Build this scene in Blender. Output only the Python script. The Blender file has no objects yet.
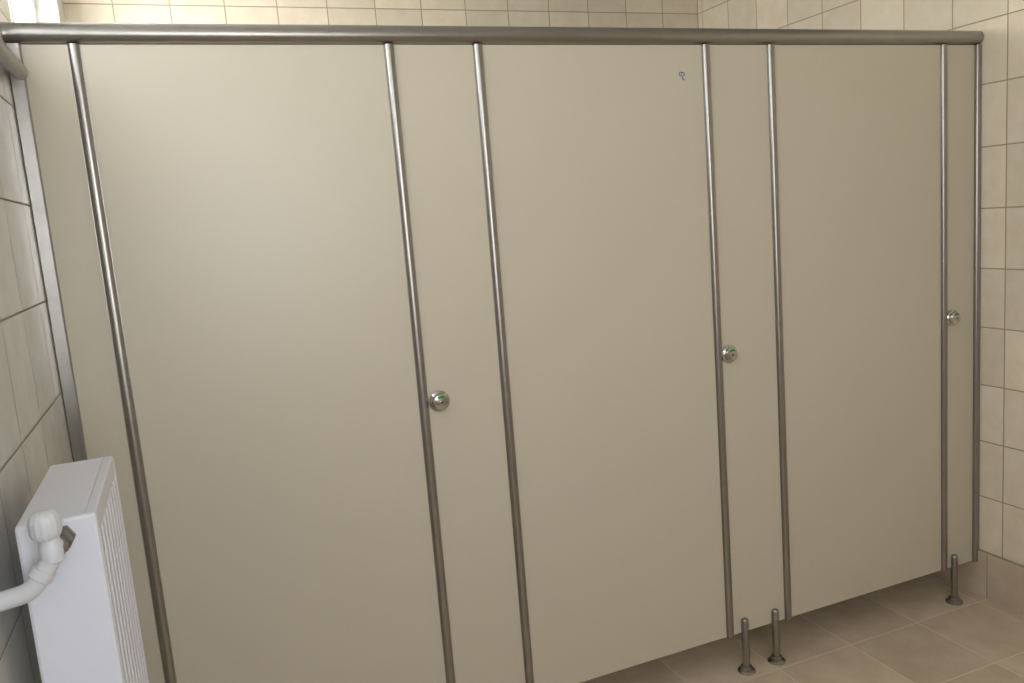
import bpy, bmesh, math
from mathutils import Matrix, Vector
S=bpy.context.scene
COL=S.collection
S.view_settings.view_transform='Standard'

# ------------------------------------------------------------------ helpers
def link(o,parent=None):
    COL.objects.link(o)
    if parent: o.parent=parent
    return o
def empty(name,loc=(0,0,0)):
    e=bpy.data.objects.new(name,None); e.empty_display_size=.1
    return link(e)
def meshobj(name,verts,faces,mat,parent=None,smooth=False,bevel=0,seg=2):
    me=bpy.data.meshes.new(name); me.from_pydata(verts,[],faces); me.update()
    bm=bmesh.new(); bm.from_mesh(me); bmesh.ops.recalc_face_normals(bm,faces=bm.faces)
    bm.to_mesh(me); bm.free()
    o=bpy.data.objects.new(name,me); link(o,parent)
    if mat: me.materials.append(mat)
    if smooth:
        for p in me.polygons: p.use_smooth=True
        try: me.set_sharp_from_angle(angle=math.radians(35))
        except Exception: pass
    if bevel:
        b=o.modifiers.new("bevel",'BEVEL'); b.width=bevel; b.segments=seg; b.limit_method='ANGLE'
    return o
def box(name,a,b,mat,parent=None,bevel=0):
    x0,y0,z0=a;x1,y1,z1=b
    v=[(x,y,z) for x in (x0,x1) for y in (y0,y1) for z in (z0,z1)]
    f=[(0,1,3,2),(4,6,7,5),(0,4,5,1),(2,3,7,6),(0,2,6,4),(1,5,7,3)]
    return meshobj(name,v,f,mat,parent,bevel=bevel)
def prism(name,prof,axis,t0,t1,mat,parent=None,smooth=True,bevel=0):
    def pt(p,t):
        return (t,p[0],p[1]) if axis==0 else (p[0],t,p[1]) if axis==1 else (p[0],p[1],t)
    n=len(prof); v=[pt(p,t0) for p in prof]+[pt(p,t1) for p in prof]
    f=[(i,(i+1)%n,n+(i+1)%n,n+i) for i in range(n)]+[tuple(range(n)),tuple(range(n,2*n))]
    return meshobj(name,v,f,mat,parent,smooth,bevel)
def lathe(name,prof,origin,direction,mat,parent=None,n=32,flute=0,nf=0):
    q=Vector(direction).to_track_quat('Z','Y'); v=[];f=[]
    for r,h in prof:
        for i in range(n):
            a=2*math.pi*i/n; rr=r*(1-flute*(0.5+0.5*math.cos(nf*a))) if nf else r
            v.append(tuple(Vector(origin)+q@Vector((rr*math.cos(a),rr*math.sin(a),h))))
    for k in range(len(prof)-1):
        for i in range(n):
            f.append((k*n+i,k*n+(i+1)%n,(k+1)*n+(i+1)%n,(k+1)*n+i))
    f.append(tuple(range(n))); f.append(tuple((len(prof)-1)*n+i for i in range(n)))
    return meshobj(name,v,f,mat,parent,True)
def tube(name,pts,r,mat,parent=None,res=10):
    c=bpy.data.curves.new(name,'CURVE'); c.dimensions='3D'; c.bevel_depth=r; c.bevel_resolution=6; c.use_fill_caps=True
    s=c.splines.new('NURBS'); s.points.add(len(pts)-1)
    for p,q in zip(s.points,pts): p.co=(*q,1)
    s.use_endpoint_u=True; s.order_u=3; s.resolution_u=res
    c.materials.append(mat)
    tmp=bpy.data.objects.new(name,c); link(tmp)
    dg=bpy.context.evaluated_depsgraph_get(); me=bpy.data.meshes.new_from_object(tmp.evaluated_get(dg))
    bpy.data.objects.remove(tmp); o=bpy.data.objects.new(name,me); link(o,parent)
    for p in me.polygons: p.use_smooth=True
    return o

# ------------------------------------------------------------------ materials
class N:
    def __init__(s,name):
        s.m=bpy.data.materials.new(name); s.m.use_nodes=True; s.t=s.m.node_tree; s.b=s.t.nodes["Principled BSDF"]
    def n(s,t,**k):
        x=s.t.nodes.new(t)
        for a,b in k.items(): setattr(x,a,b)
        return x
    def l(s,a,b): s.t.links.new(a,b)
    def math(s,op,a,b=None,c=None):
        x=s.n("ShaderNodeMath",operation=op)
        for i,v in enumerate((a,b,c)):
            if v is None: continue
            if isinstance(v,(int,float)): x.inputs[i].default_value=v
            else: s.l(v,x.inputs[i])
        return x.outputs[0]
    def mix(s,f,a,b):
        x=s.n("ShaderNodeMix",data_type='RGBA')
        for i,v in ((0,f),(6,a),(7,b)):
            if isinstance(v,(int,float)): x.inputs[i].default_value=v
            elif isinstance(v,tuple): x.inputs[i].default_value=(*v,1)
            else: s.l(v,x.inputs[i])
        return x.outputs[2]
def lin(r,g,b):
    return tuple(((c/255+.055)/1.055)**2.4 if c>10 else c/255/12.92 for c in (r,g,b))
def plain(name,col,rough=.5,metal=0,spec=.5,coat=0,noise=0,scale=8,bump=0,bscale=200,rvar=0):
    g=N(name); g.b.inputs["Roughness"].default_value=rough; g.b.inputs["Metallic"].default_value=metal
    g.b.inputs["Specular IOR Level"].default_value=spec; g.b.inputs["Coat Weight"].default_value=coat
    g.b.inputs["Base Color"].default_value=(*col,1)
    geo=g.n("ShaderNodeNewGeometry")
    if noise:
        t=g.n("ShaderNodeTexNoise"); t.inputs["Scale"].default_value=scale; t.inputs["Detail"].default_value=5; g.l(geo.outputs["Position"],t.inputs["Vector"])
        g.l(g.mix(t.outputs["Fac"],tuple(c*(1-noise) for c in col),tuple(min(1,c*(1+noise)) for c in col)),g.b.inputs["Base Color"])
        if rvar: g.l(g.math('MULTIPLY_ADD',t.outputs["Fac"],rvar,rough-rvar/2),g.b.inputs["Roughness"])
    if bump:
        t=g.n("ShaderNodeTexNoise"); t.inputs["Scale"].default_value=bscale; g.l(geo.outputs["Position"],t.inputs["Vector"])
        b=g.n("ShaderNodeBump"); b.inputs["Strength"].default_value=bump; b.inputs["Distance"].default_value=.001
        g.l(t.outputs["Fac"],b.inputs["Height"]); g.l(b.outputs[0],g.b.inputs["Normal"])
    return g.m
def tiles(name,au,av,pitch,ou,ov,col,col2,grout,gw=.0035,rough=.22,nscale=14,var=.06):
    g=N(name); geo=g.n("ShaderNodeNewGeometry"); sep=g.n("ShaderNodeSeparateXYZ"); g.l(geo.outputs["Position"],sep.inputs[0])
    ds=[];ids=[]
    for ax,off in ((au,ou),(av,ov)):
        u=g.math('MULTIPLY',g.math('SUBTRACT',sep.outputs[ax],off-50*pitch),1/pitch)
        ids.append(g.math('FLOOR',u)); fr=g.math('FRACT',u)
        ds.append(g.math('MULTIPLY',g.math('MINIMUM',fr,g.math('SUBTRACT',1.0,fr)),pitch))
    d=g.math('MINIMUM',ds[0],ds[1])
    mr=g.n("ShaderNodeMapRange",interpolation_type='SMOOTHSTEP'); g.l(d,mr.inputs[0])
    mr.inputs[1].default_value=gw*.45; mr.inputs[2].default_value=gw*.8
    tilef=mr.outputs[0]
    cx=g.n("ShaderNodeCombineXYZ"); g.l(ids[0],cx.inputs[0]); g.l(ids[1],cx.inputs[1])
    wn=g.n("ShaderNodeTexWhiteNoise"); g.l(cx.outputs[0],wn.inputs["Vector"])
    ns=g.n("ShaderNodeTexNoise"); ns.inputs["Scale"].default_value=nscale; ns.inputs["Detail"].default_value=6; ns.inputs["Roughness"].default_value=.6
    va=g.n("ShaderNodeVectorMath",operation='ADD'); g.l(geo.outputs["Position"],va.inputs[0])
    sc=g.n("ShaderNodeVectorMath",operation='SCALE'); g.l(wn.outputs["Color"],sc.inputs[0]); sc.inputs["Scale"].default_value=7
    g.l(sc.outputs[0],va.inputs[1]); g.l(va.outputs[0],ns.inputs["Vector"])
    cr=g.n("ShaderNodeMapRange"); g.l(ns.outputs["Fac"],cr.inputs[0]); cr.inputs[1].default_value=.35; cr.inputs[2].default_value=.68
    c=g.mix(cr.outputs[0],col,col2)
    hv=g.n("ShaderNodeHueSaturation"); g.l(c,hv.inputs["Color"]); g.l(g.math('MULTIPLY_ADD',wn.outputs["Value"],var*2,1-var),hv.inputs["Value"])
    g.l(g.mix(tilef,grout,hv.outputs[0]),g.b.inputs["Base Color"])
    g.l(g.math('MULTIPLY_ADD',tilef,rough-.8,.8),g.b.inputs["Roughness"])
    mh=g.n("ShaderNodeMapRange",interpolation_type='SMOOTHSTEP'); g.l(d,mh.inputs[0]); mh.inputs[1].default_value=gw*.3; mh.inputs[2].default_value=gw*1.6
    h=g.math('MULTIPLY_ADD',ns.outputs["Fac"],.12,mh.outputs[0])
    b=g.n("ShaderNodeBump"); b.inputs["Strength"].default_value=.5; b.inputs["Distance"].default_value=.001
    g.l(h,b.inputs["Height"]); g.l(b.outputs[0],g.b.inputs["Normal"])
    return g.m

P=.2103
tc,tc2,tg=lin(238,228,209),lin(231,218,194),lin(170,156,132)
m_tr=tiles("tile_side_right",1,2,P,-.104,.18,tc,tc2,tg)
m_tl_shade=tiles("tile_side_left_shaded",1,2,P,-.104,.18,lin(214,213,208),lin(204,202,195),lin(138,133,122))  # unlit window wall: its shade is put into the greyer, darker tile colours
m_tb=tiles("tile_back",0,2,P,.095,.18,tc,tc2,tg)
fc,fc2,fg=lin(215,200,179),lin(200,182,158),lin(226,215,197)
m_fl=tiles("tile_floor",0,1,.305,.13,-.05,fc,fc2,fg,gw=.004,rough=.42,nscale=9)
m_sk=tiles("tile_skirting",1,2,.305,-.05,.18,fc,fc2,tg,gw=.0035,rough=.35,nscale=9)
m_skx=tiles("tile_skirting_x",0,2,.305,.13,.18,fc,fc2,tg,gw=.0035,rough=.35,nscale=9)
m_ceil=plain("ceiling_paint",lin(232,231,227),.9,noise=.03)
m_panel=plain("cream_laminate",lin(204,196,178),.37,spec=.65,noise=.02,scale=3,bump=.12,bscale=900,rvar=.06)
m_steel=plain("brushed_steel",lin(158,156,152),.31,1,noise=.10,scale=30)
m_chrome=plain("satin_chrome",lin(200,199,196),.16,1)
m_brass=plain("dull_valve_metal",lin(135,128,120),.4,1)
m_dark=plain("dark_slot",lin(30,28,26),.6)
m_green=plain("green_indicator",lin(60,140,60),.4)
m_white=plain("radiator_enamel",lin(226,229,240),.32,noise=.015)
m_plast=plain("white_plastic",lin(212,214,220),.4)
m_pvc=plain("window_frame_pvc",lin(235,236,238),.35)
m_mark=plain("blue_ink",lin(90,120,165),.6)
g=N("window_glass"); 
tr=g.n("ShaderNodeBsdfTransparent"); gl=g.n("ShaderNodeBsdfGlossy"); gl.inputs["Roughness"].default_value=.02
mx=g.n("ShaderNodeMixShader"); mx.inputs[0].default_value=.06
g.l(tr.outputs[0],mx.inputs[1]); g.l(gl.outputs[0],mx.inputs[2]); g.l(mx.outputs[0],g.t.nodes["Material Output"].inputs[0]); m_glass=g.m

# ------------------------------------------------------------------ room shell
XL,XR,YB,YF,H=-.288,2.622,1.613,-3.0,2.56
T=.2
box("floor",(XL-T,YF-T,-.1),(XR+T,YB+T,0),m_fl)
box("ceiling",(XL-T,YF-T,H),(XR+T,YB+T,H+.1),m_ceil)
box("wall_right",(XR,YF-T,0),(XR+T,YB+T,H),m_tr)
box("wall_back",(XL,YB,0),(XR,YB+T,H),m_tb)
CUBE=[(0,1,3,2),(4,6,7,5),(0,4,5,1),(2,3,7,6),(0,2,6,4),(1,5,7,3)]
def multi(name,boxes,mat):
    v=[];f=[]
    for (x0,y0,z0),(x1,y1,z1) in boxes:
        k=len(v); v+=[(x,y,z) for x in (x0,x1) for y in (y0,y1) for z in (z0,z1)]
        f+=[tuple(k+i for i in q) for q in CUBE]
    return meshobj(name,v,f,mat)
WZ0,WZ1=1.99,2.46
W=[(-2.5,-.12),(.16,1.35)]
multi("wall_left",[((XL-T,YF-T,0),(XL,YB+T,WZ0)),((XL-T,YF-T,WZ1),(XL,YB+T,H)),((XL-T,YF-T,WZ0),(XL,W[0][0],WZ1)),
    ((XL-T,W[0][1],WZ0),(XL,W[1][0],WZ1)),((XL-T,W[1][1],WZ0),(XL,YB+T,WZ1))],m_tl_shade)
FX0,FX1,FZ0,FZ1=-.18,.92,1.02,2.36
multi("wall_front",[((XL,YF-T,0),(XR,YF,FZ0)),((XL,YF-T,FZ1),(XR,YF,H)),((XL,YF-T,FZ0),(FX0,YF,FZ1)),((FX1,YF-T,FZ0),(XR,YF,FZ1))],m_tb)
for i,(y0,y1) in enumerate(W):
    w=empty("window_%d"%(i+1)); xf=XL-.13
    n=3 if i==0 else 2; fw=.05
    box("frame_bottom",(xf,y0,WZ0),(xf+.06,y1,WZ0+fw),m_pvc,w,.004)
    box("frame_top",(xf,y0,WZ1-fw),(xf+.06,y1,WZ1),m_pvc,w,.004)
    for k in range(n+1):
        yc=y0+fw/2+(y1-y0-fw)*k/n
        box("mullion_%d"%k,(xf,yc-fw/2,WZ0+fw),(xf+.06,yc+fw/2,WZ1-fw),m_pvc,w,.004)
    box("glass",(xf+.025,y0+.02,WZ0+.02),(xf+.031,y1-.02,WZ1-.02),m_glass,w)
    box("sill",(xf+.06,y0,WZ0),(XL+.012,y1,WZ0+.012),m_pvc,w,.003)
w=empty("window_3"); yf=YF-.13
box("frame_bottom",(FX0,yf,FZ0),(FX1,yf+.06,FZ0+.05),m_pvc,w,.004)
box("frame_top",(FX0,yf,FZ1-.05),(FX1,yf+.06,FZ1),m_pvc,w,.004)
for k,x in enumerate((FX0,(FX0+FX1)/2-.03,FX1-.06)):
    box("mullion_%d"%k,(x,yf,FZ0+.05),(x+.06,yf+.06,FZ1-.05),m_pvc,w,.004)
box("glass",(FX0+.02,yf+.025,FZ0+.02),(FX1-.02,yf+.031,FZ1-.02),m_glass,w)
box("sill",(FX0,yf+.06,FZ0),(FX1,YF+.02,FZ0+.015),m_pvc,w,.003)
box("baseboard_right",(XR-.009,YF,0),(XR,YB,.18),m_sk)
box("baseboard_left",(XL,YF,0),(XL+.009,YB,.18),m_sk)
box("baseboard_back",(XL+.009,YB-.009,0),(XR-.009,YB,.18),m_skx)

# ------------------------------------------------------------------ cubicles
Z0,Z1=.136,1.9962
xs=[-.156,.555,.793,1.504,1.739,2.454]
th=.018
def strip(name,x,parent,w=.027,z0=Z0,z1=Z1):
    h=.010; pr=[(x-w/2,.001),(x-w/2,-.0015)]
    for i in range(0,13):
        a=math.pi-math.pi*i/12
        pr.append((x+math.cos(a)*(w/2-.0015),-.0015-h*max(0,math.sin(a))**.8))
    pr+=[(x+w/2,-.0015),(x+w/2,.001)]
    return prism(name,pr,2,z0,z1,m_steel,parent)
def panel(name,x0,x1,parent):
    return box(name,(x0,0,Z0),(x1,th,Z1),m_panel,parent,.0012)
def foot(i,x,part,y=-.006,top=.186):
    r=.0125
    prof=[(.0005,0),(.029,0),(.029,.004),(.026,.007),(.019,.010),(.018,.020),(.0115,.0225),(.0115,.05),(r,.052),(r,top-.010),(r*.92,top-.004),(r*.7,top-.001),(.0005,top)]
    lathe("support_foot_%d"%i,prof,(x,y,0),(0,0,1),m_steel,part,28)
    lathe("foot_screw_%d"%i,[(.004,0),(.004,.002),(.0005,.003)],(x,y-r+.0005,.155),(0,-1,0),m_chrome,part,12)
def channel(nm,a,b,z0,part):
    pr=[(a,.03),(a,-.010),(a+.003,-.0125),(b-.003,-.0125),(b,-.010),(b,.03)]
    prism(nm,pr,2,z0,Z1,m_steel,part)
ends=[(XL+.004,xs[0]-.0015,[-.235]),(xs[1]+.0015,xs[2]-.0015,[.61,.725]),(xs[3]+.0015,xs[4]-.0015,[1.559,1.682]),(xs[5]+.0015,XR-.004,[2.500])]
for i,(a,b,ft) in enumerate(ends):
    pp=empty("cubicle_pilaster_panel")
    panel("board",a,b,pp)
    for j,x in enumerate(ft): foot(j+1,x,pp)
    if i==0: channel("wall_channel",XL,XL+.030,.02,pp)
    if i==3: channel("wall_channel",XR-.024,XR,Z0,pp)
def door(i,x0,x1,kx):
    d=empty("door_%d"%i); kz=1.070
    panel("leaf",x0+.0015,x1-.0015,d)
    strip("hinge_strip",x0,d); strip("lock_strip",x1,d)
    k=.0285
    lathe("lock_knob",[(k*.98,0),(k,.002),(k,.007),(k*.93,.0095),(k*.80,.0115),(k*.78,.017),(k*.70,.0205),(k*.35,.0225),(0.0005,.023)],(kx,-.002,kz),(0,-1,0),m_chrome,d,40)
    lathe("lock_spindle",[(.0055,0),(.0055,.0018),(.004,.0024),(.0005,.0025)],(kx,-.0235,kz),(0,-1,0),m_steel,d,20)
    box("lock_slot",(kx-.0045,-.0268,kz-.0009),(kx+.0045,-.0240,kz+.0009),m_dark,d)
    v=[];f=[]
    for j in range(9):
        a=math.radians(50+80*j/8)
        for r,dy in ((.010,-.0242),(.0175,-.0230)):
            v.append((kx+r*math.cos(a),dy,kz+r*math.sin(a)))
    for j in range(8): f.append((2*j,2*j+1,2*j+3,2*j+2))
    o=meshobj("occupancy_indicator",v,f,m_green,d)
    s=o.modifiers.new("s",'SOLIDIFY'); s.thickness=.0014; s.offset=0
    for z in (.30,1.05,1.80):
        lathe("hinge_%d"%int(z*100),[(.007,0),(.007,.07)],(x0,th+.007,z),(0,0,1),m_steel,d,16)
    return d
d1=door(1,xs[0],xs[1],.598)
d2=door(2,xs[2],xs[3],1.541)
d3=door(3,xs[4],xs[5],2.489)
rail=empty("cubicle_top_rail")
rc=(.006,2.020); rr=.0235
prism("tube",[(rc[0]+rr*math.cos(2*math.pi*i/40),rc[1]+rr*math.sin(2*math.pi*i/40)) for i in range(40)],0,XL+.001,XR-.006,m_steel,rail)
lathe("end_cap_1",[(.0237,0),(.0237,.006),(.023,.008)],(XR-.0005,rc[0],rc[1]),(-1,0,0),m_steel,rail)
lathe("end_cap_2",[(.0237,0),(.0237,.006),(.023,.008)],(XL+.0005,rc[0],rc[1]),(1,0,0),m_steel,rail)
for i,x in enumerate((.674,1.6215)):
    dv=empty("cubicle_divider")
    box("board",(x-.009,th+.001,Z0),(x+.009,YB-.011,Z1),m_panel,dv,.001)
    prism("divider_rail",[(x+.018*math.cos(2*math.pi*k/24),2.015+.018*math.sin(2*math.pi*k/24)) for k in range(24)],1,.03,YB-.002,m_steel,dv)
    for j,y in enumerate((.6,1.3)):
        lathe("divider_foot_%d"%(j+1),[(.0005,0),(.029,0),(.029,.004),(.019,.010),(.0115,.0225),(.0125,.05),(.0125,Z0+.01)],(x,y,0),(0,0,1),m_steel,dv,24)

def squiggle(name,pts,r,m,par): tube(name,[(x,-.0003,z) for x,z in pts],r,m,par,6)
bx,bz=1.420,1.909
squiggle("pen_mark",[(bx-.008,bz+.010),(bx+.006,bz+.011),(bx+.009,bz+.001),(bx-.002,bz-.001),(bx+.001,bz-.010),(bx+.009,bz-.012)],.0014,m_mark,d2)
squiggle("pen_mark_loop",[(bx-.009,bz+.010),(bx-.010,bz-.001),(bx-.002,bz+.001),(bx-.001,bz+.008)],.0012,m_mark,d2)

hr=empty("wall_rail")
pr=[(XL+.022+.016*math.cos(2*math.pi*k/24),1.935+.016*math.sin(2*math.pi*k/24)) for k in range(24)]
prism("rail_tube",pr,1,-2.6,-.016,m_steel,hr)
for k,y in enumerate((-.35,-1.0,-1.8,-2.5)):
    lathe("bracket_%d"%k,[(.014,0),(.014,.004),(.006,.005),(.006,.02)],(XL,y,1.935),(1,0,0),m_steel,hr,20)

# ------------------------------------------------------------------ radiator
rad=empty("panel_radiator")
rx0,rx1=-.252,-.152; ry0,ry1=-.872,-.535; rz0,rz1=.29,1.188
for nm,y0,y1 in (("end_cover_near",ry0,ry0+.012),("end_cover_far",ry1-.012,ry1)):
    box(nm,(rx0,y0,rz0),(rx1,y1,rz1),m_white,rad,.005)
def ribbed(name,x,depth,sgn):
    pr=[(x-sgn*depth,ry0+.010)]
    n=8; L=(ry1-.012)-(ry0+.014); p=L/n
    for k in range(n):
        y=ry0+.014+k*p
        for fy,fx in ((.10,-1),(.24,0),(.76,0),(.90,-1)): pr.append((x+sgn*fx*depth,y+fy*p))
    pr.append((x-sgn*depth,ry1-.010))
    back=[(x-sgn*(depth+.006),ry1-.010),(x-sgn*(depth+.006),ry0+.010)]
    prism(name,pr+back,2,rz0+.03,rz1-.035,m_white,rad,smooth=False,bevel=.0015)
ribbed("front_panel",rx1-.001,.009,1)
ribbed("rear_panel",rx0+.001,.006,-1)
box("front_header",(rx1-.014,ry0+.008,rz1-.036),(rx1-.0015,ry1-.008,rz1-.003),m_white,rad,.004)
box("front_footer",(rx1-.014,ry0+.008,rz0+.002),(rx1-.0015,ry1-.008,rz0+.032),m_white,rad,.004)
n=13
for k in range(n):
    y=ry0+.02+k*(ry1-ry0-.04)/(n-1)
    box("convector_fin_%d"%k,(rx0+.018,y-.0008,rz0+.05),(rx1-.02,y+.0008,rz1-.03),m_white,rad)
box("top_cover",(rx0+.001,ry0+.004,rz1-.010),(rx1-.0158,ry1-.004,rz1-.001),m_white,rad,.002)
box("top_lip",(rx1-.0155,ry0+.004,rz1-.010),(rx1-.001,ry1-.004,rz1-.0002),m_white,rad,.002)
for k,z in enumerate((.42,1.02)):
    for y in (-.66,-.60):
        box("wall_bracket_%d"%k,(XL,y-.012,z-.025),(rx0+.012,y+.012,z+.025),m_white,rad,.002)
vx,vy,vz=-.203,-.925,1.163
lathe("valve_nut",[(.017,0),(.017,.012),(.015,.014),(.015,.030),(.012,.032),(.012,.06)],(vx+.006,ry0+.004,vz),(0,-1,0),m_brass,rad,6)
lathe("valve_body",[(.010,-.016),(.0145,-.012),(.0145,.010),(.012,.014),(.012,.020)],(vx,vy,vz),(0,0,1),m_plast,rad,24)
lathe("valve_head",[(.014,0),(.0175,.004),(.0195,.010),(.0195,.024),(.0178,.031),(.013,.036),(.006,.038),(.0005,.0383)],(vx-.003,vy,vz+.018),(0,0,1),m_plast,rad,60,.05,14)
tube("supply_pipe",[(vx+.004,vy,vz-.002),(vx-.006,vy-.001,vz-.016),(vx-.018,vy-.002,vz-.032),(vx-.030,vy-.002,vz-.046),(vx-.048,vy-.002,vz-.051),(XL-.003,vy-.002,vz-.054)],.0125,m_plast,rad,16)
q=Vector((-.62,-.05,-.78)).normalized()
lathe("pipe_collar",[(.0155,0),(.0155,.012),(.014,.014)],(vx-.011,vy-.001,vz-.022),q,m_plast,rad,24)
lathe("wall_rosette",[(.022,0),(.022,.004),(.016,.009)],(XL,vy-.002,vz-.054),(1,0,0),m_plast,rad,28)

# ------------------------------------------------------------------ camera
M=[[0.92401,-0.37402,-0.07943],[-0.12917,-0.10983,-0.98552],[0.35988,0.92089,-0.1498]]
cd=bpy.data.cameras.new("camera"); cam=bpy.data.objects.new("camera",cd); link(cam)
r=Matrix(((M[0][0],-M[1][0],-M[2][0]),(M[0][1],-M[1][1],-M[2][1]),(M[0][2],-M[1][2],-M[2][2])))
cam.matrix_world=Matrix.Translation((0,-2.1075,1.5455))@r.to_4x4()
cd.sensor_width=36; cd.lens=823.6/1024*36; cd.clip_start=.02
S.camera=cam

# ------------------------------------------------------------------ light
def area(name,loc,rot,sx,sy,power,col):
    l=bpy.data.lights.new(name,'AREA'); l.shape='RECTANGLE'; l.size=sx; l.size_y=sy; l.energy=power; l.color=col
    o=bpy.data.objects.new(name,l); link(o); o.location=loc; o.rotation_euler=rot; return o
pi=math.pi
area("daylight_window_1",(XL-.16,(W[0][0]+W[0][1])/2,(WZ0+WZ1)/2),(0,-pi/2,0),WZ1-WZ0,W[0][1]-W[0][0],21,(1,.985,.94))
area("daylight_window_2",(XL-.16,(W[1][0]+W[1][1])/2,(WZ0+WZ1)/2),(0,-pi/2,0),WZ1-WZ0,W[1][1]-W[1][0],34,(1,1,.97))
area("daylight_window_3",((FX0+FX1)/2,YF-.16,(FZ0+FZ1)/2),(pi/2,0,0),FX1-FX0,FZ1-FZ0,30,(.99,.985,1))
w=bpy.data.worlds.new("sky"); S.world=w; w.use_nodes=True
bg=w.node_tree.nodes["Background"]; st=w.node_tree.nodes.new("ShaderNodeTexSky"); st.sky_type='NISHITA'; st.sun_disc=False; st.sun_elevation=.7
w.node_tree.links.new(st.outputs[0],bg.inputs[0]); bg.inputs[1].default_value=.3
